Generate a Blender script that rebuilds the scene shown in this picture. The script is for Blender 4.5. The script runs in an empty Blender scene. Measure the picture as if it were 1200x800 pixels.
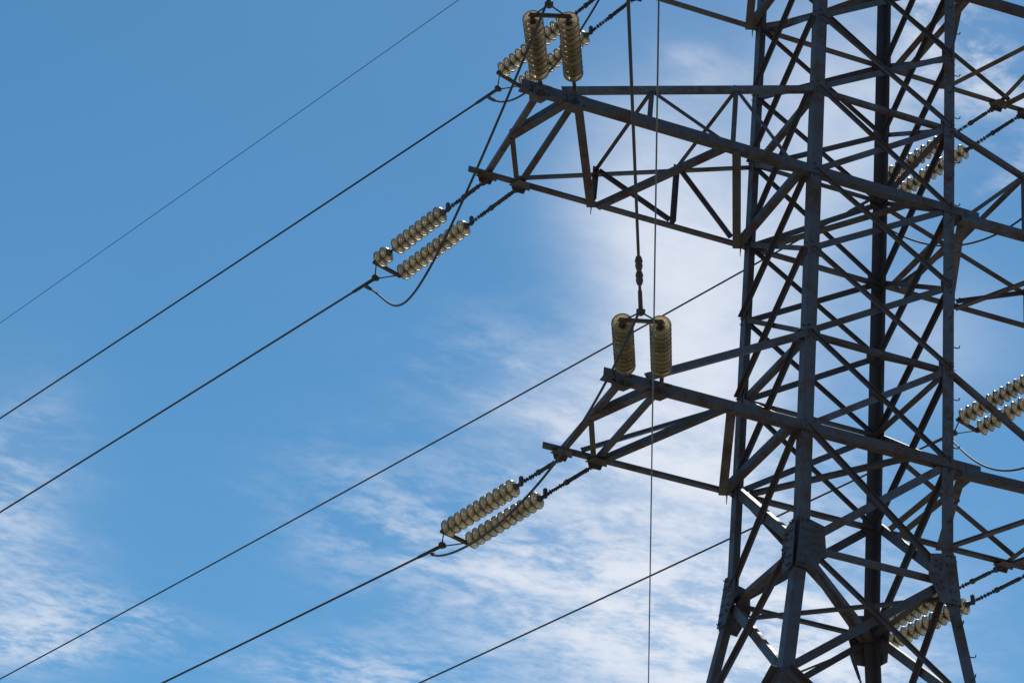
import bpy, bmesh, math, random
from mathutils import Vector, Matrix
random.seed(7)
scn = bpy.context.scene
COL = scn.collection
Z0 = 19.42                      # height of the middle crossarm above the ground

# ------------------------------------------------------------------ camera
def make_camera():
    yaw, pitch, roll = 0.2851, 0.53, 0.1115
    fw = Vector((math.sin(yaw)*math.cos(pitch), math.cos(yaw)*math.cos(pitch), math.sin(pitch)))
    rt = Vector((math.cos(yaw), -math.sin(yaw), 0.0))
    up = rt.cross(fw)
    r2 = rt*math.cos(roll) + up*math.sin(roll)
    u2 = -rt*math.sin(roll) + up*math.cos(roll)
    m = Matrix((r2, u2, -fw)).transposed().to_4x4()
    m.translation = Vector((-11.6212, -24.0842, -17.8194 + Z0))
    cd = bpy.data.cameras.new('camera')
    cd.sensor_fit = 'HORIZONTAL'; cd.sensor_width = 36.0
    cd.lens = 2727.73/1200.0*36.0
    cd.clip_start = 0.1; cd.clip_end = 20000
    o = bpy.data.objects.new('camera', cd); COL.objects.link(o)
    o.matrix_world = m
    scn.camera = o
make_camera()

# ------------------------------------------------------------------ sun + sky
SUN_EL, SUN_AZ = math.radians(56), math.radians(30)     # azimuth clockwise from +Y
def make_sun():
    ld = bpy.data.lights.new('sun', 'SUN'); ld.energy = 4.0; ld.angle = math.radians(0.55)
    ld.color = (1.0, 0.95, 0.87)
    o = bpy.data.objects.new('sun', ld); COL.objects.link(o)
    d = Vector((math.sin(SUN_AZ)*math.cos(SUN_EL), math.cos(SUN_AZ)*math.cos(SUN_EL), math.sin(SUN_EL)))
    o.rotation_euler = d.to_track_quat('Z', 'Y').to_euler()
    o.location = d*60
make_sun()

# a thin cloud layer, described on a horizontal plane: each patch is a centre and a 2x2 spread
SOFT = [
  (0.561, 1.458, 18.995, -9.914, 6.257, 6.863, 1.15),
  (0.637, 1.600, 21.035, -9.169, 4.217, 7.589, 0.85),
  (0.488, 1.369, 23.914, -9.805, 7.466, 14.306, 0.40),
  (0.698, 1.799, 14.047, -4.675, 1.479, 9.746, 0.50),
  (0.803, 2.068, 6.948, -2.925, 3.117, 5.041, 0.30),
  (0.584, 1.206, 24.925, -12.567, 6.465, 12.687, 0.50),
  (0.599, 1.292, 23.930, -11.697, 7.025, 13.514, 0.30),
  (0.638, 1.402, 27.181, -13.078, 2.566, 4.803, 0.20),
  (0.547, 1.736, 20.465, -7.571, 9.050, 16.017, 0.25),
  (0.910, 2.157, 6.628, -2.963, 3.338, 5.251, 0.30),
  (0.154, 2.318, 18.288, -2.851, 2.275, 3.777, 0.12),
  (0.783, 1.471, 18.221, -9.790, 7.074, 12.854, 0.25),
]
STREAK = [
  (0.666, 2.056, 7.626, -2.076, 0.553, 9.580, 0.68),
  (0.699, 1.760, 13.486, -3.951, -0.219, 10.600, 0.90),
  (0.611, 1.773, 17.610, -4.485, -0.356, 15.893, 0.40),
  (0.804, 2.093, 7.513, -2.825, 2.216, 6.180, 1.30),
  (0.584, 2.427, 13.249, -3.448, 6.037, 16.572, 1.00),
  (0.130, 2.194, 28.059, -1.267, -0.661, 8.379, 0.65),
  (0.205, 2.548, 18.690, -2.388, 5.543, 15.233, 1.20),
  (0.219, 2.403, 19.203, -0.059, -7.699, 14.214, 0.60),
  (0.325, 2.430, 20.996, -2.221, -2.436, 22.747, 0.35),
  (0.939, 2.111, 11.128, -5.185, 3.393, 5.363, 1.10),
  (0.611, 1.096, 48.243, -34.049, 16.751, 18.199, 1.20),
  (0.648, 1.151, 50.070, -27.989, 15.464, 30.492, 0.80),
  (0.683, 1.166, 43.634, -34.995, 54.680, 42.516, 0.70),
  (0.709, 1.235, 30.744, -37.745, 83.328, 14.924, 0.60),
  (0.591, 1.096, 39.149, -21.265, 8.236, 16.540, 0.60),
  (0.475, 1.228, 43.708, -19.053, 22.965, 45.390, 0.40),
  (0.493, 1.697, 16.242, -4.187, 2.615, 16.441, 0.25),
  (1.036, 2.104, 16.415, -8.276, 7.798, 12.207, 0.80),
  (0.490, 2.047, 19.137, -4.251, 1.566, 11.190, 0.28),
]

def make_world():
    w = bpy.data.worlds.new('World'); scn.world = w; w.use_nodes = True
    nt = w.node_tree; N = nt.nodes; L = nt.links; N.clear()
    def new(t, **k):
        n = N.new(t)
        for a, b in k.items(): setattr(n, a, b)
        return n
    def setin(n, i, v):
        if hasattr(v, 'is_output'): L.new(v, n.inputs[i])
        else: n.inputs[i].default_value = v
    def M(op, a, b=None, c=None, clamp=False):
        n = new('ShaderNodeMath', operation=op); n.use_clamp = clamp
        setin(n, 0, a)
        if b is not None: setin(n, 1, b)
        if c is not None: setin(n, 2, c)
        return n.outputs[0]
    def V(op, a, b=None, out=0):
        n = new('ShaderNodeVectorMath', operation=op); setin(n, 0, a)
        if b is not None: setin(n, 1, b)
        return n.outputs[out]
    def smooth(x, lo, hi):
        n = new('ShaderNodeMapRange', interpolation_type='SMOOTHSTEP'); setin(n, 0, x)
        n.inputs[1].default_value = lo; n.inputs[2].default_value = hi
        return n.outputs[0]
    sky = new('ShaderNodeTexSky', sky_type='NISHITA')
    sky.sun_disc = False; sky.sun_elevation = SUN_EL; sky.sun_rotation = SUN_AZ
    sky.altitude = 300; sky.air_density = 1.0; sky.dust_density = 0.15; sky.ozone_density = 2.2
    hs = new('ShaderNodeHueSaturation'); L.new(sky.outputs[0], hs.inputs['Color'])
    hs.inputs['Saturation'].default_value = SKY_SAT; hs.inputs['Hue'].default_value = .4865; hs.inputs['Value'].default_value = 1.0
    tc = new('ShaderNodeTexCoord')
    sep = new('ShaderNodeSeparateXYZ'); L.new(tc.outputs['Generated'], sep.inputs[0])
    zc = M('MAXIMUM', sep.outputs[2], 0.03)
    comb = new('ShaderNodeCombineXYZ')
    L.new(M('DIVIDE', sep.outputs[0], zc), comb.inputs[0]); L.new(M('DIVIDE', sep.outputs[1], zc), comb.inputs[1])
    P = comb.outputs[0]
    def noise(scale, sx, sy, detail, rough, dist, off=0.0, rot=0.0):
        mp = new('ShaderNodeMapping'); L.new(P, mp.inputs[0])
        mp.inputs['Location'].default_value = (off, off*0.7, off*1.3)
        mp.inputs['Rotation'].default_value = (0, 0, rot)
        mp.inputs['Scale'].default_value = (sx, sy, 1)
        n = new('ShaderNodeTexNoise'); L.new(mp.outputs[0], n.inputs[0])
        n.inputs['Scale'].default_value = scale; n.inputs['Detail'].default_value = detail
        n.inputs['Roughness'].default_value = rough; n.inputs['Distortion'].default_value = dist
        return n.outputs[0]
    # edges of the patches wander
    wn = new('ShaderNodeTexNoise'); L.new(P, wn.inputs[0]); wn.inputs['Scale'].default_value = 9; wn.inputs['Detail'].default_value = 4
    wob = V('MULTIPLY', V('SUBTRACT', wn.outputs['Color'], (0.5, 0.5, 0.5)), (0.16, 0.16, 0.0))
    PW = V('ADD', P, wob)
    def patches(lst, pos):
        tot = None
        for cx, cy, a, b, c, d, amp in lst:
            dlt = V('SUBTRACT', pos, (cx, cy, 0))
            u = V('DOT_PRODUCT', dlt, (a, b, 0), 1); v = V('DOT_PRODUCT', dlt, (c, d, 0), 1)
            q = M('ADD', M('MULTIPLY', u, u), M('MULTIPLY', v, v))
            g = M('MULTIPLY', M('EXPONENT', M('MULTIPLY', q, -0.5)), amp)
            tot = g if tot is None else M('ADD', tot, g)
        return tot
    soft = patches(SOFT, P)
    streak = patches(STREAK, PW)
    n1 = noise(1.0, 9.5, 12.5, 9, 0.64, 0.25, 3.1, -0.36)
    n2 = noise(1.0, 46.0, 54.0, 7, 0.65, 0.3, 7.7, -0.42)
    n3 = noise(1.0, 9.0, 7.0, 5, 0.55, 0.4, 1.3)
    tex = M('ADD', M('MULTIPLY', n1, 0.70), M('MULTIPLY', n2, 0.30))
    dS = M('MULTIPLY', streak, smooth(tex, 0.39, 0.68))
    dF = M('MULTIPLY', soft, M('ADD', M('MULTIPLY', smooth(n3, .3, .7), 0.30), M('ADD', M('MULTIPLY', smooth(tex, .36, .66), 0.30), 0.58)))
    keep = M('EXPONENT', M('MULTIPLY', dS, -1.15))
    keep2 = M('EXPONENT', M('MULTIPLY', dF, -1.35))
    cov = M('SUBTRACT', 1.0, M('MULTIPLY', keep, keep2))
    mix = new('ShaderNodeMix', data_type='RGBA'); L.new(cov, mix.inputs[0])
    L.new(hs.outputs[0], mix.inputs[6]); mix.inputs[7].default_value = CLOUD
    bg = new('ShaderNodeBackground'); L.new(mix.outputs[2], bg.inputs[0]); bg.inputs[1].default_value = SKY_STR
    out = new('ShaderNodeOutputWorld'); L.new(bg.outputs[0], out.inputs[0])
SKY_SAT, SKY_STR, CLOUD = 1.27, 0.105, (7.9, 8.2, 8.9, 1)
make_world()
vs = scn.view_settings
vs.view_transform = 'Standard'; vs.look = 'None'; vs.gamma = 1; vs.exposure = 0.0; vs.use_curve_mapping = False
cy = scn.cycles
cy.max_bounces = 14; cy.transmission_bounces = 14; cy.transparent_max_bounces = 16; cy.glossy_bounces = 4; cy.diffuse_bounces = 3
cy.caustics_refractive = True; cy.use_denoising = True; cy.sample_clamp_indirect = 6

# ------------------------------------------------------------------ materials
def mat_nodes(name):
    m = bpy.data.materials.new(name); m.use_nodes = True
    nt = m.node_tree; return m, nt, nt.nodes['Principled BSDF']
def steel(name, base, rust, rust_amt, rough=0.55, metal=0.35, scale=1.0, bump=True):
    m, nt, b = mat_nodes(name); N, L = nt.nodes, nt.links
    tc = N.new('ShaderNodeTexCoord'); oi = N.new('ShaderNodeObjectInfo')
    add = N.new('ShaderNodeVectorMath'); add.operation = 'ADD'; L.new(tc.outputs['Object'], add.inputs[0])
    comb = N.new('ShaderNodeCombineXYZ'); mu = N.new('ShaderNodeMath'); mu.operation = 'MULTIPLY'; mu.inputs[1].default_value = 31.0
    L.new(oi.outputs['Random'], mu.inputs[0]); L.new(mu.outputs[0], comb.inputs[0]); L.new(comb.outputs[0], add.inputs[1])
    def nz(s, d, r):
        n = N.new('ShaderNodeTexNoise'); L.new(add.outputs[0], n.inputs[0]); n.inputs['Scale'].default_value = s*scale
        n.inputs['Detail'].default_value = d; n.inputs['Roughness'].default_value = r; return n.outputs[0]
    r1 = N.new('ShaderNodeValToRGB'); L.new(nz(2.3, 8, .7), r1.inputs[0])
    r1.color_ramp.elements[0].position = .60 - rust_amt; r1.color_ramp.elements[1].position = .72 - rust_amt*.6
    r2 = N.new('ShaderNodeValToRGB'); L.new(nz(14, 6, .65), r2.inputs[0])
    r2.color_ramp.elements[0].position = .3; r2.color_ramp.elements[1].position = .7
    r2.color_ramp.elements[0].color = (*[c*.72 for c in base], 1); r2.color_ramp.elements[1].color = (*[min(1, c*1.3) for c in base], 1)
    # each member weathered a little differently
    hv = N.new('ShaderNodeHueSaturation'); mr = N.new('ShaderNodeMapRange'); L.new(oi.outputs['Random'], mr.inputs[0])
    mr.inputs[3].default_value = .72; mr.inputs[4].default_value = 1.28
    L.new(r2.outputs[0], hv.inputs['Color']); L.new(mr.outputs[0], hv.inputs['Value'])
    tn = N.new('ShaderNodeMix'); tn.data_type = 'RGBA'; q = N.new('ShaderNodeMath'); q.operation = 'FRACT'; q2 = N.new('ShaderNodeMath'); q2.operation = 'MULTIPLY'; q2.inputs[1].default_value = 57.3
    L.new(oi.outputs['Random'], q2.inputs[0]); L.new(q2.outputs[0], q.inputs[0])
    q3 = N.new('ShaderNodeMath'); q3.operation = 'MULTIPLY'; q3.inputs[1].default_value = .45; L.new(q.outputs[0], q3.inputs[0]); L.new(q3.outputs[0], tn.inputs[0])
    L.new(hv.outputs[0], tn.inputs[6]); tn.inputs[7].default_value = (base[0]*1.0, base[1]*.78, base[2]*.66, 1)
    mx = N.new('ShaderNodeMix'); mx.data_type = 'RGBA'; L.new(r1.outputs[0], mx.inputs[0])
    L.new(tn.outputs[2], mx.inputs[6]); mx.inputs[7].default_value = (*rust, 1)
    L.new(mx.outputs[2], b.inputs['Base Color'])
    b.inputs['Metallic'].default_value = metal
    mr2 = N.new('ShaderNodeMapRange'); L.new(r1.outputs[0], mr2.inputs[0]); mr2.inputs[3].default_value = rough; mr2.inputs[4].default_value = .85
    L.new(mr2.outputs[0], b.inputs['Roughness'])
    bp = N.new('ShaderNodeBump'); bp.inputs['Strength'].default_value = .25; bp.inputs['Distance'].default_value = .004
    if bump: L.new(nz(40, 4, .6), bp.inputs['Height']); L.new(bp.outputs[0], b.inputs['Normal'])
    return m
STEEL = steel('weathered_steel', (.090, .087, .107), (.090, .046, .034), .11)
DARK = steel('dark_fittings', (.062, .060, .068), (.07, .038, .028), .06, .7, .2)
WIRE = steel('aluminium_wire', (.055, .06, .072), (.05, .05, .06), .0, .75, .15, bump=False)
PALEWIRE = steel('pale_wire', (.16, .17, .19), (.15, .15, .17), .0, .5, .5, bump=False)
CAPM = steel('zinc_caps', (.10, .078, .058), (.085, .048, .028), .10, .5, .4, 6)
def glass_mat():
    m, nt, b = mat_nodes('toughened_glass'); N, L = nt.nodes, nt.links
    b.inputs['Base Color'].default_value = (.80, .70, .50, 1)
    b.inputs['Transmission Weight'].default_value = 1.0
    b.inputs['IOR'].default_value = 1.5
    tc = N.new('ShaderNodeTexCoord'); n = N.new('ShaderNodeTexNoise'); L.new(tc.outputs['Object'], n.inputs[0]); n.inputs['Scale'].default_value = 9
    n.inputs['Detail'].default_value = 3
    mr = N.new('ShaderNodeMapRange'); L.new(n.outputs[0], mr.inputs[0]); mr.inputs[3].default_value = .06; mr.inputs[4].default_value = .2
    L.new(mr.outputs[0], b.inputs['Roughness'])
    d = N.new('ShaderNodeBsdfDiffuse'); d.inputs[0].default_value = (.46, .36, .22, 1)
    t = N.new('ShaderNodeBsdfTranslucent'); t.inputs[0].default_value = (.74, .60, .36, 1)
    g = N.new('ShaderNodeBsdfGlossy'); g.inputs[0].default_value = (.9, .9, .9, 1); g.inputs[1].default_value = .18
    # the thick rolled rim is darker glass; its refraction line is painted in too
    sp = N.new('ShaderNodeSeparateXYZ'); L.new(tc.outputs['Object'], sp.inputs[0])
    cb = N.new('ShaderNodeCombineXYZ'); L.new(sp.outputs[1], cb.inputs[1]); L.new(sp.outputs[2], cb.inputs[2])
    ln = N.new('ShaderNodeVectorMath'); ln.operation = 'LENGTH'; L.new(cb.outputs[0], ln.inputs[0])
    cr = N.new('ShaderNodeValToRGB'); L.new(ln.outputs['Value'], cr.inputs[0]); E_ = cr.color_ramp.elements
    E_[0].position = .045; E_[0].color = (.30, .25, .2, 1); E_[1].position = .07; E_[1].color = (1, 1, 1, 1)
    for ps, v in ((.1185, 1.0), (.1222, .30), (.14, .30)):
        e = E_.new(ps); e.color = (v, v*.9, v*.8, 1)
    oi = N.new('ShaderNodeObjectInfo'); mv = N.new('ShaderNodeMapRange'); L.new(oi.outputs['Random'], mv.inputs[0]); mv.inputs[3].default_value = .72; mv.inputs[4].default_value = 1.1
    for node_, col_ in ((d, (.60, .50, .33)), (t, (.90, .76, .50))):
        mm = N.new('ShaderNodeMix'); mm.data_type = 'RGBA'; mm.blend_type = 'MULTIPLY'; mm.inputs[0].default_value = 1
        L.new(cr.outputs[0], mm.inputs[6]); mm.inputs[7].default_value = (*col_, 1)
        hv = N.new('ShaderNodeHueSaturation'); L.new(mm.outputs[2], hv.inputs['Color']); L.new(mv.outputs[0], hv.inputs['Value']); L.new(hv.outputs[0], node_.inputs[0])
    m1 = N.new('ShaderNodeMixShader'); m1.inputs[0].default_value = .5; L.new(d.outputs[0], m1.inputs[1]); L.new(t.outputs[0], m1.inputs[2])
    fr = N.new('ShaderNodeFresnel'); fr.inputs[0].default_value = 1.5
    m3 = N.new('ShaderNodeMixShader'); L.new(fr.outputs[0], m3.inputs[0]); L.new(m1.outputs[0], m3.inputs[1]); L.new(g.outputs[0], m3.inputs[2])
    m2 = N.new('ShaderNodeMixShader'); m2.inputs[0].default_value = .58; L.new(b.outputs[0], m2.inputs[1]); L.new(m3.outputs[0], m2.inputs[2])
    L.new(m2.outputs[0], N['Material Output'].inputs[0])
    return m
GLASS = glass_mat()
def ground_mat():
    m, nt, b = mat_nodes('meadow'); N, L = nt.nodes, nt.links
    tc = N.new('ShaderNodeTexCoord'); n = N.new('ShaderNodeTexNoise'); L.new(tc.outputs['Object'], n.inputs[0]); n.inputs['Scale'].default_value = .6
    n.inputs['Detail'].default_value = 10
    r = N.new('ShaderNodeValToRGB'); L.new(n.outputs[0], r.inputs[0])
    r.color_ramp.elements[0].color = (.13, .115, .075, 1); r.color_ramp.elements[1].color = (.27, .23, .16, 1)
    L.new(r.outputs[0], b.inputs['Base Color']); b.inputs['Roughness'].default_value = .95
    return m
GRASS = ground_mat()
CONC, _nt, _b = mat_nodes('concrete'); _b.inputs['Base Color'].default_value = (.33, .32, .30, 1); _b.inputs['Roughness'].default_value = .9

# ------------------------------------------------------------------ helpers
def link(name, bm, m, parent=None):
    me = bpy.data.meshes.new(name); bmesh.ops.recalc_face_normals(bm, faces=bm.faces)
    bm.to_mesh(me); bm.free(); me.materials.append(m)
    o = bpy.data.objects.new(name, me); COL.objects.link(o)
    if parent is not None: o.parent = parent
    return o
def empty(name, loc=(0, 0, 0)):
    o = bpy.data.objects.new(name, None); COL.objects.link(o); o.location = loc; o.empty_display_size = .2
    return o
def tag(o, label, cat, group=None):
    o['label'] = label; o['category'] = cat
    if group: o['group'] = group
    return o
def V3(*a): return Vector(a)
def prism(bm, loop, d):
    v0 = [bm.verts.new(p) for p in loop]; v1 = [bm.verts.new(p + d) for p in loop]
    n = len(loop)
    bm.faces.new(v0); bm.faces.new(v1[::-1])
    for i in range(n): bm.faces.new((v0[i], v0[(i+1) % n], v1[(i+1) % n], v1[i]))
def bar(bm, p0, p1, n, w, t=.009, edge=None, out=0.0, leg2=None, flip2=False):
    """rolled L angle from p0 to p1; flange 1 lies square to n, flange 2 runs from its edge along -n"""
    p0, p1 = Vector(p0), Vector(p1); a = (p1 - p0).normalized(); n = Vector(n); n = (n - a*n.dot(a)).normalized()
    s = a.cross(n)
    if edge is not None and s.dot(Vector(edge)) > 0: s = -s
    l2 = leg2 or w
    sg = -1 if not flip2 else 1
    h = w/2
    if not flip2: sec = [(-h, t), (h, t), (h, 0), (-h+t, 0), (-h+t, -l2+t), (-h, -l2+t)]
    else: sec = [(-h, 0), (h, 0), (h, t), (-h+t, t), (-h+t, l2), (-h, l2)]
    prism(bm, [p0 + s*x + n*(y+out) for x, y in sec], p1 - p0)
def box(bm, c, sx, sy, sz, ax=None):
    c = Vector(c); X, Y, Z = ax if ax else (V3(1, 0, 0), V3(0, 1, 0), V3(0, 0, 1))
    prism(bm, [c - X*sx/2 + Y*(sy/2*i) + Z*(sz/2*j) for i, j in ((-1, -1), (1, -1), (1, 1), (-1, 1))], X*sx)
def tube(bm, pts, r, seg=8, cap=True):
    pts = [Vector(p) for p in pts]; rings = []
    up = None
    for i, p in enumerate(pts):
        a = (pts[min(i+1, len(pts)-1)] - pts[max(i-1, 0)]).normalized()
        if up is None: up = a.orthogonal().normalized()
        up = (up - a*up.dot(a)).normalized(); sd = a.cross(up)
        rr = r[i] if isinstance(r, (list, tuple)) else r
        rings.append([bm.verts.new(p + (up*math.cos(2*math.pi*k/seg) + sd*math.sin(2*math.pi*k/seg))*rr) for k in range(seg)])
    for a, b in zip(rings, rings[1:]):
        for k in range(seg): bm.faces.new((a[k], a[(k+1) % seg], b[(k+1) % seg], b[k]))
    if cap: bm.faces.new(rings[0][::-1]); bm.faces.new(rings[-1])
def lathe(bm, prof, seg=24, x0=0.0, y0=0.0):
    """profile of (x, r) spun about the x axis"""
    rings = []
    for x, r in prof:
        rings.append([bm.verts.new((x0+x, y0+math.cos(2*math.pi*k/seg)*r, math.sin(2*math.pi*k/seg)*r)) for k in range(seg)])
    for a, b in zip(rings, rings[1:]):
        for k in range(seg): bm.faces.new((a[k], a[(k+1) % seg], b[(k+1) % seg], b[k]))
    return rings
def smooth(o):
    for f in o.data.polygons: f.use_smooth = True
    return o

# ------------------------------------------------------------------ the ground
bm = bmesh.new(); R = 6000
f = bm.faces.new([bm.verts.new(p) for p in ((-R, -R, 0), (R, -R, 0), (R, R, 0), (-R, R, 0))])
g = link('ground', bm, GRASS); g['kind'] = 'structure'

# ------------------------------------------------------------------ tower geometry (z measured from the middle crossarm)
T_LEG = .014; FL = .155; DC = .055
ZBD = -5.4512; FLARE = .1451; TAPER = -.0017; ZTOP = 5.2; ZPEAK = 9.75
def wid(z):
    if z < ZBD: return 1 - TAPER*ZBD + FLARE*(ZBD - z)
    if z > ZTOP: return max(.12, 1.0 - (z - ZTOP)/(ZPEAK - ZTOP)*.88)
    return 1 - TAPER*z
SX = {'A': (-1, -1), 'B': (-1, 1), 'C': (1, -1), 'D': (1, 1)}
def node(n, z):                                     # a point on the leg's centre line
    w = wid(z); return V3(SX[n][0]*w, SX[n][1]*w, z + Z0)
FACES = {'AC': V3(0, -1, 0), 'BD': V3(0, 1, 0), 'AB': V3(-1, 0, 0), 'CD': V3(1, 0, 0)}
def fnode(n, z, face, inset=.0):                    # the same, laid on the outer plane of one face
    nn = FACES[face]; w = wid(z) + DC
    p = node(n, z)
    if abs(nn.x) > .5: p.x = nn.x*w
    else: p.y = nn.y*w
    return p
tower = empty('transmission_tower', (0, 0, 0))
tag(tower, 'dark weathered steel lattice power pylon with six crossarms', 'pylon')

# legs -----------------------------------------------------------------
legs = {}
for n, (sx, sy) in SX.items():
    bm = bmesh.new()
    prev = None
    for z in (-Z0 + .02, ZBD, ZTOP, ZPEAK):
        w = wid(z) + DC; c = V3(sx*w, sy*w, z + Z0); dx, dy = V3(-sx, 0, 0), V3(0, -sy, 0)
        fl = FL if z < ZTOP + .1 else .09
        loop = [c, c + dx*fl, c + dx*fl + dy*T_LEG, c + dx*T_LEG + dy*T_LEG, c + dy*fl + dx*T_LEG, c + dy*fl]
        vs_ = [bm.verts.new(p) for p in loop]
        if prev:
            for i in range(6): bm.faces.new((prev[i], prev[(i+1) % 6], vs_[(i+1) % 6], vs_[i]))
        else: bm.faces.new(vs_)
        prev = vs_
    bm.faces.new(prev[::-1])
    legs[n] = link('leg', bm, STEEL, tower)
# step bolts up the right-hand leg: straight pins with a turned-up end
k = 0
z = -8.6
while z < 4.2:
    w = wid(z) + DC
    bm = bmesh.new()
    if k % 2 == 0:
        b0 = V3(w - .02, -w + .06, z + Z0)
        tube(bm, [b0, b0 + V3(.10, 0, 0), b0 + V3(.128, 0, .012), b0 + V3(.138, 0, .045)], .0085, 6)
    else:
        b0 = V3(w - .07, -w + .02, z + Z0)
        tube(bm, [b0, b0 + V3(0, -.10, 0), b0 + V3(0, -.128, .012), b0 + V3(0, -.138, .045)], .0085, 6)
    link('step_bolt', bm, DARK, legs['C'])
    z += .37 + random.uniform(-.03, .03); k += 1

# body panels -------------------------------------------------------------
L0, T1, L1, T2, L2 = 3.8443, 1.36, 0.0, -2.4733, -3.8443
ZS = [ZTOP, L0, 2.57, T1, L1, -1.22, T2, L2, ZBD, -7.22]
def brace(face, a, za, b, zb, w, outer, name='diagonal_brace', t=.008, e0=0.0, e1=0.0, l2=None):
    nn = FACES[face]
    p0, p1 = fnode(a, za, face), fnode(b, zb, face)
    d = (p1 - p0).normalized(); p0 = p0 - d*e0; p1 = p1 + d*e1
    bm = bmesh.new()
    if outer: bar(bm, p0, p1, nn, w, t, edge=V3(0, 0, 1), out=.003, flip2=True, leg2=l2)
    else: bar(bm, p0, p1, nn, w, t, edge=V3(0, 0, 1), out=-T_LEG - .003 - t, leg2=l2)
    return link(name, bm, STEEL, tower)
for zt, zb in zip(ZS, ZS[1:]):
    mid, low_ = (L2 + .1 > zt > ZBD + .1), zb < ZBD - .1
    brace('AC', 'A', zt, 'C', zb, .085 if mid else .06, True, l2=.04)
    brace('AC', 'C', zt, 'A', zb, .105 if mid or low_ else .088, False, l2=.06)
    brace('BD', 'B', zt, 'D', zb, .058, False, l2=.04)
    brace('BD', 'D', zt, 'B', zb, .085 if not mid else .11, True, l2=.045)
    brace('AB', 'A', zt, 'B', zb, .085, True, l2=.06)
    brace('AB', 'B', zt, 'A', zb, .13 if mid or low_ else .07, False, l2=.08 if mid else .05)
    brace('CD', 'D', zt, 'C', zb, .12 if mid or low_ else .07, True, l2=.05)
    brace('CD', 'C', zt, 'D', zb, .088 if not mid else .10, False, l2=.06)
for z in (T1, T2, ZBD, ZTOP):
    for fc, a, b, w in (('AC', 'A', 'C', .07), ('BD', 'B', 'D', .075), ('AB', 'A', 'B', .085), ('CD', 'C', 'D', .095)):
        nn = FACES[fc]; bm = bmesh.new()
        bar(bm, fnode(a, z, fc), fnode(b, z, fc), nn, w, .008, edge=V3(0, 0, -1), out=-T_LEG - .035 - .008)
        link('horizontal_strut', bm, STEEL, tower)
for z in (L0, L1, L2):                                  # cross ties between the chords at the leg roots
    for x, zo in ((-1.16, .0), (1.16, .0), (1.33, -.02)):
        bm = bmesh.new()
        bar(bm, (x, -1.0, z + Z0 - .05 + zo), (x, 1.0, z + Z0 - .05 + zo), (0, 0, -1), .10, .009, edge=V3(1 if x > 0 else -1, 0, 0))
        link('horizontal_strut', bm, STEEL, tower)
    bm = bmesh.new()
    bar(bm, (-.85, 1.0, z + Z0 - .02), (.52, -1.02, z + Z0 - .02), (0, 0, -1), .10, .009, edge=V3(1, 0, 0))
    link('plan_brace', bm, STEEL, tower)
# plan bracing at the bend of the legs
for a, b, w, dz in (('A', 'D', .115, -.09), ('B', 'C', .06, -.23)):
    bm = bmesh.new(); q0, q1 = node(a, ZBD + dz), node(b, ZBD + dz); dd = (q1 - q0).normalized()
    bar(bm, q0 + dd*.12, q1 - dd*.12, (0, 0, -1), w, .010, edge=V3(1, -1, 0), leg2=w*.7); link('plan_brace', bm, STEEL, tower)
bm = bmesh.new(); bar(bm, node('A', ZBD - .12) + V3(.2, .16, -.05), node('D', ZBD - .02) + V3(-.2, -.1, -.12), (0, 0, -1), .045, .006); link('plan_brace', bm, STEEL, tower)
# bolted gusset plates at the bend
def bolts(bm, pts, n, r=.017, h=.022):
    for p in pts:
        n = n.normalized(); o = n.orthogonal().normalized(); q = n.cross(o)
        prism(bm, [p + (o*math.cos(k*math.pi/3) + q*math.sin(k*math.pi/3))*r for k in range(6)], n*h)
        o2 = o*.55; q2 = q*.55
        prism(bm, [p + n*h + (o2*math.cos(k*math.pi/3) + q2*math.sin(k*math.pi/3))*r for k in range(6)], n*.018)
for n, (sx, sy) in SX.items():
    for fc in FACES:
        if n not in fc: continue
        nn = FACES[fc]; bm = bmesh.new()
        inw = V3(0, -sy, 0) if abs(nn.x) > .5 else V3(-sx, 0, 0)
        c = fnode(n, ZBD, fc); corner = c.copy()
        o = nn*.026
        def pt(u, v):                               # u inward from the leg's outer edge, v up
            w = wid(ZBD + v) + DC
            base = V3(sx*w, sy*w, ZBD + v + Z0); return base + inw*u
        prism(bm, [pt(.01, .36) + o, pt(.33, .28) + o, pt(.36, -.02) + o, pt(.26, -.36) + o, pt(.0, -.34) + o], nn*.014)
        gp = link('gusset_plate', bm, STEEL, tower)
        bm = bmesh.new()
        spots = [(u, -.30 + .12*k) for k in range(6) for u in (.045, .105)] + [(.19, .17), (.25, .20), (.20, .10), (.26, .13), (.19, -.15), (.245, -.19), (.21, -.08), (.27, -.12), (.22, .01), (.30, .01)]
        bm.free()
        for u, v in spots:
            bm = bmesh.new(); bolts(bm, [pt(u, v) + nn*.0405], nn, .016, .018); link('bolt', bm, STEEL, gp)
# small plates at the brace joints on the legs
for z in (T1, L1, -1.22, T2, L2, 2.57, L0):
    for n, (sx, sy) in SX.items():
        for fc in FACES:
            if n not in fc: continue
            nn = FACES[fc]; inw = V3(0, -sy, 0) if abs(nn.x) > .5 else V3(-sx, 0, 0)
            w = wid(z) + DC; base = V3(sx*w, sy*w, z + Z0)
            bm = bmesh.new(); s = random.uniform(.9, 1.1)
            o = nn*(-T_LEG - .0135)
            prism(bm, [base + inw*.02 + V3(0, 0, .15*s) + o, base + inw*.20*s + V3(0, 0, .09) + o, base + inw*.20*s + V3(0, 0, -.09) + o, base + inw*.02 + V3(0, 0, -.15*s) + o], nn*.010)
            bolts(bm, [base + inw*u + V3(0, 0, v) + nn*.002 for u, v in ((.05, .09), (.05, 0.0), (.05, -.09))], nn, .014, .016)
            link('joint_plate', bm, STEEL, tower)

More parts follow.
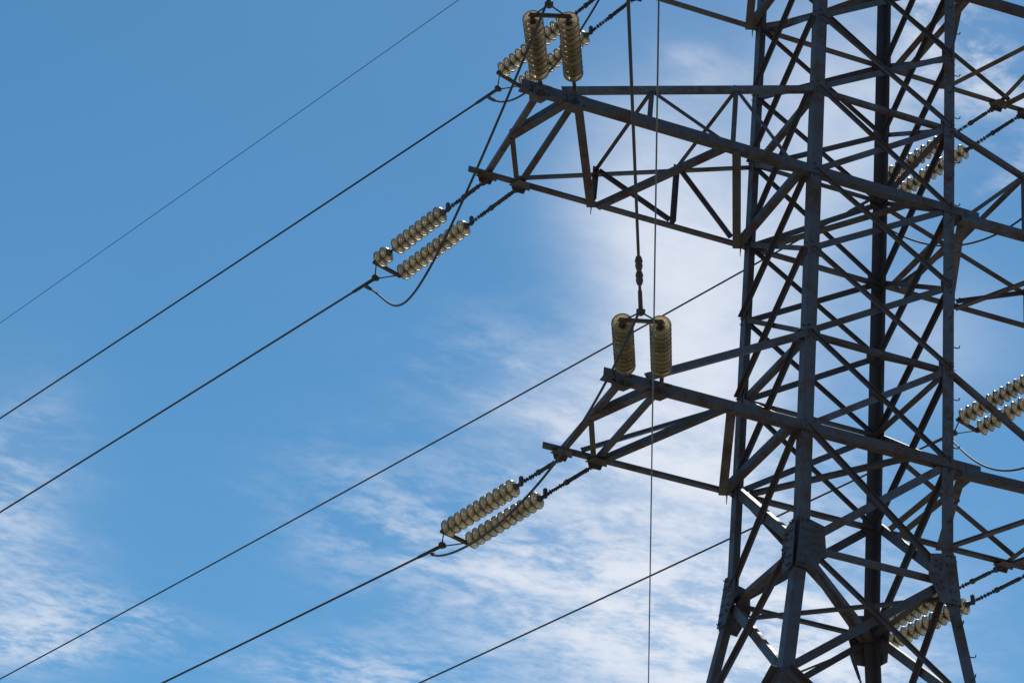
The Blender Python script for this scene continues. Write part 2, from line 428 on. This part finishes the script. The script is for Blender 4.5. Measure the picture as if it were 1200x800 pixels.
# the rest of the shaft, above and below the picture -----------------------------
bm = bmesh.new()
low = [-7.22, -9.3, -11.7, -14.3, -17.0, -Z0 + .05]
for zt, zb in zip(low, low[1:]):
    for fc in FACES:
        a, b = fc
        nn = FACES[fc]
        bar(bm, fnode(a, zt, fc), fnode(b, zb, fc), nn, .10, .009, edge=V3(0, 0, 1), out=.003, flip2=True)
        bar(bm, fnode(b, zt, fc), fnode(a, zb, fc), nn, .10, .009, edge=V3(0, 0, 1), out=-T_LEG - .012)
o = link('lower_bracing', bm, STEEL, tower)
bm = bmesh.new()
hi = [ZTOP, 6.4, 7.5, 8.6]
for zt, zb in zip(hi[1:], hi):
    for fc in FACES:
        a, b = fc; nn = FACES[fc]
        bar(bm, fnode(a, zt, fc), fnode(b, zb, fc), nn, .07, .007, edge=V3(0, 0, 1), out=.003, flip2=True)
        bar(bm, fnode(b, zt, fc), fnode(a, zb, fc), nn, .07, .007, edge=V3(0, 0, 1), out=-T_LEG - .010)
link('peak_bracing', bm, STEEL, tower)
for n in SX:
    bm = bmesh.new(); q = node(n, -Z0 + .2); box(bm, (q.x, q.y, .2), .8, .8, .42); link('footing', bm, CONC, tower)

# crossarms -----------------------------------------------------------------
YC = 1 + DC + .006
def crossarm(zb, zt, e, rot, long):
    """local frame: arm reaches out along -x, its near side is -y; rot turns it half round"""
    S = Matrix.Rotation(math.pi if rot else 0, 4, 'Z')
    def P(x, y, z): return S @ V3(x, y, z + Z0)
    def D(x, y, z): return S.to_3x3() @ V3(x, y, z)
    xt = -(1 + e)
    bm = bmesh.new()
    wf, wb = (.125, .095)
    # near and far bottom chords, the near one running on past the shaft
    if not rot: near, far = (P(xt, -YC, zb), P(1.42, -YC, zb), wf, .012), (P(xt, YC, zb), P(1.0, YC, zb), wb, .010)
    else: near, far = (P(xt, -YC, zb), P(-1.04, -YC, zb), .09, .010), (P(xt, YC, zb), P(-1.16, YC, zb - .07), .115, .011)
    bar(bm, near[0], near[1], D(0, -1, 0), near[2], near[3], edge=V3(0, 0, -1))
    arm = link('crossarm', bm, STEEL, tower)
    bm = bmesh.new(); bar(bm, far[0], far[1], D(0, 1, 0), far[2], far[3], edge=V3(0, 0, -1)); link('bottom_chord', bm, STEEL, arm)
    n1, n2 = xt + .26, xt + .74          # the two cross ties that carry the strings
    ts = xt + .55                         # where the upper chords start
    # upper chords
    def top(x): return zb + .10 + (zt - zb - .10)*(x - ts)/(-1 - ts)
    for s, w in ((-1, .085), (1, .07)):
        bm = bmesh.new(); yy = s*(YC - .022)
        xs_, zs_ = (ts, zb + .10) if s < 0 else ((n2 - .05) if long else (n2 - .22), zb + .05)
        bar(bm, P(xs_, yy, zs_), P(-.96, yy, zt), D(0, s, 0), w, .008, edge=V3(0, 0, -1)); link('top_chord', bm, STEEL, arm)
    def flat(x0, y0, x1, y1, w, dz=0.0, name='plan_brace'):
        bm = bmesh.new()
        bar(bm, P(x0, y0, zb - .052 - dz), P(x1, y1, zb - .052 - dz), (0, 0, -1), w, .008, edge=D(-1, 0, 0)); link(name, bm, STEEL, arm)
    yi = YC - .0
    flat(n1, -yi, n1, yi, .075, 0, 'cross_tie'); flat(n2, -yi, n2, yi, .07, 0, 'cross_tie')
    flat(n2 - .06, -yi, n1, .02, .105, .014)
    flat(n1 + .02, .05, n2 - .03, yi, .07, .014)
    if long:
        x1, x2 = -3.35, -2.17
        flat(n2 + .04, -yi, x1, yi, .115, .014)
        flat(x1 + .10, yi, x2 - .06, -yi, .085, .004)
        flat(x2 + .04, -yi, -1.17, yi, .115, .014)
        for x in (x1, x2):
            bm = bmesh.new(); bar(bm, P(x, -YC + .03, top(x) - .02), P(x, YC - .03, top(x) - .02), (0, 0, -1), .055, .006); link('cross_tie', bm, STEEL, arm)
            for s in (-1, 1):
                bm = bmesh.new(); bar(bm, P(x, s*YC, zb + .02), P(x, s*YC, top(x) + .05), D(0, s, 0), .07, .007, edge=D(1, 0, 0), out=-.045); link('upright', bm, STEEL, arm)
        for s in (-1, 1):
            for xa, xb in ((x1, x2), (x2, -1.25)):
                bm = bmesh.new(); bar(bm, P(xa + .04, s*YC, top(xa) - .03), P(xb - .05, s*YC, zb + .03), D(0, s, 0), .055, .006, edge=V3(0, 0, 1), out=-.06); link('web_brace', bm, STEEL, arm)
    else:
        flat(n2 + .06, yi, -2.04, -yi, .085, .004)
        flat(-2.0, -yi, -1.17, yi, .115, .014)
    # plates under the nodes, with lugs for the strings
    for x, y in ((n1, -1), (n2, -1), (n1, 1), (n2, 1)):
        bm = bmesh.new(); yy = y*(YC - .05)
        prism(bm, [P(x - .15, yy + y*.045, zb - .080), P(x + .15, yy + y*.045, zb - .080), P(x + .08, yy - y*.13, zb - .080), P(x - .08, yy - y*.13, zb - .080)], V3(0, 0, -.012))
        prism(bm, [P(x - .14, yy + y*.075, zb + .05), P(x + .14, yy + y*.075, zb + .05), P(x + .08, yy + y*.075, zb - .14), P(x - .08, yy + y*.075, zb - .14)], D(0, y*.012, 0))
        bolts(bm, [P(x + u, yy + y*.087, zb + v) for u, v in ((-.08, .01), (0, .01), (.08, .01), (0, -.05))], D(0, y, 0), .014, .014)
        link('node_plate', bm, STEEL, arm)
    # little drip spikes below the far chord
    for x in ((-3.35, -1.12) if long else (-1.12,)):
        bm = bmesh.new(); tube(bm, [P(x, YC - .02, zb - .03), P(x, YC - .02, zb - .20)], [.012, .004], 6); link('spike', bm, DARK, arm)
    return arm
for zb, zt, e, lg in ((L0, ZTOP, 2.6903, False), (L1, T1, 4.1298, True), (L2, T2, 2.6903, False)):
    crossarm(zb, zt, e, False, lg); crossarm(zb, zt, e, True, lg)

# ------------------------------------------------------------------ insulator assemblies
NDISC, PITCH = 11, .128
def disc_mesh():
    bm = bmesh.new()
    prof = [(.026, .020), (.020, .044), (.022, .060), (.030, .082), (.044, .104), (.060, .120), (.074, .1275), (.082, .1275), (.084, .122),
            (.072, .113), (.082, .103), (.084, .098), (.068, .088), (.064, .082), (.076, .073), (.076, .067), (.058, .056), (.050, .046), (.044, .020)]
    r = lathe(bm, prof, 28)
    bm.faces.new(r[0][::-1]); bm.faces.new(r[-1])
    bmesh.ops.recalc_face_normals(bm, faces=bm.faces)
    me = bpy.data.meshes.new('glass_disc'); bm.to_mesh(me); bm.free(); me.materials.append(GLASS)
    for f in me.polygons: f.use_smooth = True
    return me
DISC = disc_mesh()
def hardware_mesh(nd):
    """caps and pins of one string, starting at x = 0"""
    bm = bmesh.new()
    for k in range(nd):
        x = k*PITCH
        r = lathe(bm, [(x - .030, .012), (x - .030, .026), (x - .022, .036), (x + .012, .043), (x + .026, .047), (x + .034, .044), (x + .034, .015), (x + .110, .013)], 12)
        bm.faces.new(r[0][::-1]); bm.faces.new(r[-1])
    return bm
def string_mesh_objs(asm, x, y, nd, missing=None):
    o = link('insulator_string', hardware_mesh(nd), CAPM, asm); smooth(o); o.location = (x, y, 0)
    for k in range(nd):
        if k == missing: continue
        d = bpy.data.objects.new('glass_disc', DISC); COL.objects.link(d); d.parent = o
        d.location = (k*PITCH, 0, 0); d.rotation_euler = (random.uniform(0, 6.28), 0, 0)
    return o
def link_mesh(x0, x1, y):
    """adjusting link between the lug and the first cap: two drilled straps, pins and a hook bracket"""
    bm = bmesh.new(); L = x1 - x0
    r = lathe(bm, [(x0 - .03, .02), (x0 - .02, .03), (x0 + .05, .03), (x0 + .06, .018), (x0 + .1, .018)], 8, 0, y); bm.faces.new(r[0][::-1]); bm.faces.new(r[-1])
    box(bm, (x0 + .03, y, 0), .035, .10, .03); box(bm, (x0 + .075, y, 0), .04, .05, .07)
    s0, s1 = x0 + .07, x1 - .10
    for sg in (-1, 1): box(bm, ((s0+s1)/2, y + sg*.016, 0), s1 - s0, .008, .012)
    mid = s0 + (s1 - s0)*.56
    box(bm, ((s0 + mid)/2 + .05, y, 0), (mid - s0)*.72, .040, .036)
    x = s0 + .02
    while x < s1 - .02:
        box(bm, (x, y, random.uniform(-.004, .004)), .014, .044, random.choice((.03, .045, .052))); x += random.uniform(.035, .06)
    box(bm, (mid, y, 0), .05, .05, .058); box(bm, (s0 + .02, y, 0), .05, .046, .06)
    box(bm, (s1 + .01, y, .03), .045, .04, .14); box(bm, (s1 + .03, y, -.005), .07, .03, .045)
    r = lathe(bm, [(s1, .016), (x1 - .028, .016)], 8, 0, y); bm.faces.new(r[0]); bm.faces.new(r[-1])
    return bm
def dirv(az, el):
    a, e = math.radians(az), math.radians(el)
    return V3(math.sin(a)*math.cos(e), math.cos(a)*math.cos(e), math.sin(e))
FAR_AZ, NEAR_AZ = -22.3, -157.3
FAR_EL, NEAR_EL = -9.0, -8.5
clamp_pos = {}
def assembly(key, P1, P2, az, el, start, label, missing=None, nd=NDISC):
    """two parallel strings from lugs P1, P2 to a shared yoke and dead-end clamp"""
    d = dirv(az, el); mid = (P1 + P2)/2
    yv = V3(0, 0, 1).cross(d).normalized(); zv = d.cross(yv)
    asm = empty('insulator_assembly'); asm.matrix_world = Matrix(((d.x, yv.x, zv.x, mid.x), (d.y, yv.y, zv.y, mid.y), (d.z, yv.z, zv.z, mid.z), (0, 0, 0, 1)))
    tag(asm, label, 'insulator', 'paired glass insulator strings')
    ys = [(p - mid).dot(yv) for p in (P1, P2)]; xs = [(p - mid).dot(d) for p in (P1, P2)]
    xe = start + nd*PITCH - .02
    for i in range(2):
        sg = 1 if ys[i] > 0 else -1; yy = sg*.215
        bm = link_mesh(xs[i], start, yy); link('tension_link', bm, DARK, asm)
        string_mesh_objs(asm, start, yy, nd, missing if i == 0 else None)
        bm = bmesh.new(); box(bm, (xe + .02, yy, 0), .09, .028, .05); box(bm, (xe + .05, yy, 0), .03, .05, .075); link('ball_eye', bm, DARK, asm)
    bm = bmesh.new()
    prism(bm, [V3(xe + .05, -.27, -.008), V3(xe + .05, .27, -.008), V3(xe + .115, .24, -.008), V3(xe + .115, -.24, -.008)], V3(0, 0, .016))
    box(bm, (xe + .08, 0, 0), .05, .50, .035)
    link('yoke_plate', bm, CAPM, asm)
    xc = start + nd*PITCH + .31
    bm = bmesh.new()
    for sg in (-1, 1): tube(bm, [(xe + .08, sg*.215, 0), (xe + .12, sg*.17, -.005), (xc, sg*.02, -.01)], .010, 6)
    r = lathe(bm, [(xc - .03, .02), (xc - .02, .042), (xc + .04, .042), (xc + .06, .025), (xc + .10, .024)], 10); bm.faces.new(r[0]); bm.faces.new(r[-1])
    box(bm, (xc + .01, 0, 0), .05, .10, .05)
    link('clamp', bm, DARK, asm)
    clamp_pos[key] = mid + d*(xc + .06)
    return asm
JOB = []
for nm, zb, xo, xi in (('upper', L0, 3.40, 2.925), ('middle', L1, 4.86, 4.365), ('lower', L2, 3.39, 2.92)):
    for side, sg in (('left', -1), ('right', 1)):
        zz = zb + Z0 - .075
        place = {'upper': 'uppermost', 'middle': 'long middle', 'lower': 'short lower'}[nm]
        miss = 8 if (nm, side) == ('middle', 'left') else None
        lab = 'paired brown glass insulator strings pulling away behind the %s %s crossarm' % (place, side)
        if miss: lab = 'paired glass insulator strings behind the long left crossarm, one disc missing'
        assembly((nm, side, 'far'), V3(sg*xo, YC, zz), V3(sg*xi, YC, zz), FAR_AZ, FAR_EL, 1.0, lab, miss)
        if side == 'left':
            assembly((nm, side, 'near'), V3(sg*xo, -YC, zz), V3(sg*xi, -YC, zz), NEAR_AZ, NEAR_EL, .62,
                     'paired glass insulator strings standing end-on above the tip of the %s left crossarm' % place, nd=11)
        else:
            assembly((nm, side, 'near'), V3(sg*xo, -YC, zz), V3(sg*xi, -YC, zz), NEAR_AZ, NEAR_EL, .62,
                     'paired glass insulator strings pulling forward from the %s right crossarm' % place, nd=11)

# ------------------------------------------------------------------ conductors, jumpers, earth wires
def span(name, start, az, r, label, cat, s0=-.068, Lspan=240.0, m=None, group=None, n=90, joints=()):
    a = math.radians(az); h = V3(math.sin(a), math.cos(a), 0); k = -s0/Lspan
    pts = []
    for i in range(n + 1):
        t = Lspan*(i/n)**1.7
        pts.append(start + h*t + V3(0, 0, s0*t + k*t*t))
    bm = bmesh.new(); tube(bm, pts, r, 8)
    o = smooth(link(name, bm, m or WIRE)); tag(o, label, cat, group)
    d = (h + V3(0, 0, s0)).normalized()
    bm = bmesh.new(); tube(bm, [start - d*.06, start + d*.04, start + d*.42, start + d*.5], [.026, .026, .024, .015], 10)
    smooth(link('dead_end_sleeve', bm, DARK, o))
    for t in joints:
        bm = bmesh.new(); c = start + h*t + V3(0, 0, s0*t + k*t*t)
        tube(bm, [c - d*.16, c - d*.12, c - d*.05, c, c + d*.05, c + d*.12, c + d*.16], [.016, .034, .042, .036, .044, .034, .016], 10)
        smooth(link('joint_sleeve', bm, DARK, o))
    return o
FAR_SAG = {('upper', 'left'): (0, -.0584), ('middle', 'left'): (0, -.0654), ('lower', 'left'): (0, -.0633), ('upper', 'right'): (-.51, -.090), ('middle', 'right'): (-.46, -.0949), ('lower', 'right'): (-.4, -.09)}
place = {'upper': 'uppermost', 'middle': 'long middle', 'lower': 'short lower'}
for (nm, side, far), c in list(clamp_pos.items()):
    if far == 'far':
        lab = 'dark line conductor running down left from the %s %s crossarm' % (place[nm], side)
        daz, s0 = FAR_SAG[(nm, side)]
        span('conductor_wire', c, FAR_AZ + daz, .0155, lab, 'power line', s0=s0, group='conductors of the far span')
    else:
        lab = 'dark line conductor rising overhead from the %s %s crossarm' % (place[nm], side)
        span('conductor_wire', c, NEAR_AZ + .478, .0165, lab, 'power line', s0=-.06, group='conductors of the near span', joints=(.74, 1.06) if nm == 'lower' else ())
JP = {('upper', 'left'): (1.20, -.16, .36, -.94), ('middle', 'left'): (2.2, .23, -.45, -1.15), ('lower', 'left'): (1.12, .2, -.12, 1.0),
      ('upper', 'right'): (2.12, .72, .11, -.68), ('middle', 'right'): (2.45, -1.08, -.71, -.22), ('lower', 'right'): (2.75, -.25, 0, 0)}
for (nm, side), (h, b, k1, k2) in JP.items():
    A, F = clamp_pos[(nm, side, 'near')].copy(), clamp_pos[(nm, side, 'far')].copy()
    A.z -= .03; F.z -= .03
    A += dirv(NEAR_AZ, NEAR_EL)*.10; F += dirv(FAR_AZ, FAR_EL)*.16
    sx = -1 if side == 'left' else 1
    pts = []
    for i in range(61):
        t = i/60; s = 4*t*(1-t); q = 2*t - 1
        pts.append(A.lerp(F, t) + V3(sx*b*s*(1 + k2*q), 0, -h*s*(1 + k1*q)))
    bm = bmesh.new(); tube(bm, pts, .0155, 8)
    o = smooth(link('jumper_wire', bm, WIRE))
    tag(o, 'slack dark jumper cable looping under the %s %s crossarm' % (place[nm], side), 'jumper cable', 'jumper loops round the crossarms')
    bm = bmesh.new(); tube(bm, [pts[-1], pts[-2], pts[-4]], [.03, .03, .02], 8); smooth(link('terminal_lug', bm, DARK, o))
# earth wire from the peak, thin cable from the shaft
span('earth_wire', V3(0, .1, 9.76 + Z0), -21.06, .0068, 'thin steel earth wire crossing the upper left of the sky', 'wire', s0=-.022, m=WIRE)
span('earth_wire', V3(0, -.1, 9.76 + Z0), NEAR_AZ, .0068, 'thin steel earth wire from the tower peak passing overhead', 'wire', s0=-.06, m=WIRE)
span('service_cable', V3(-1.60, 1.60, -10.217 + Z0), -157.914, .0048, 'thin pale cable rising almost straight up in front of the left crossarms', 'cable', s0=-.02, m=PALEWIRE)
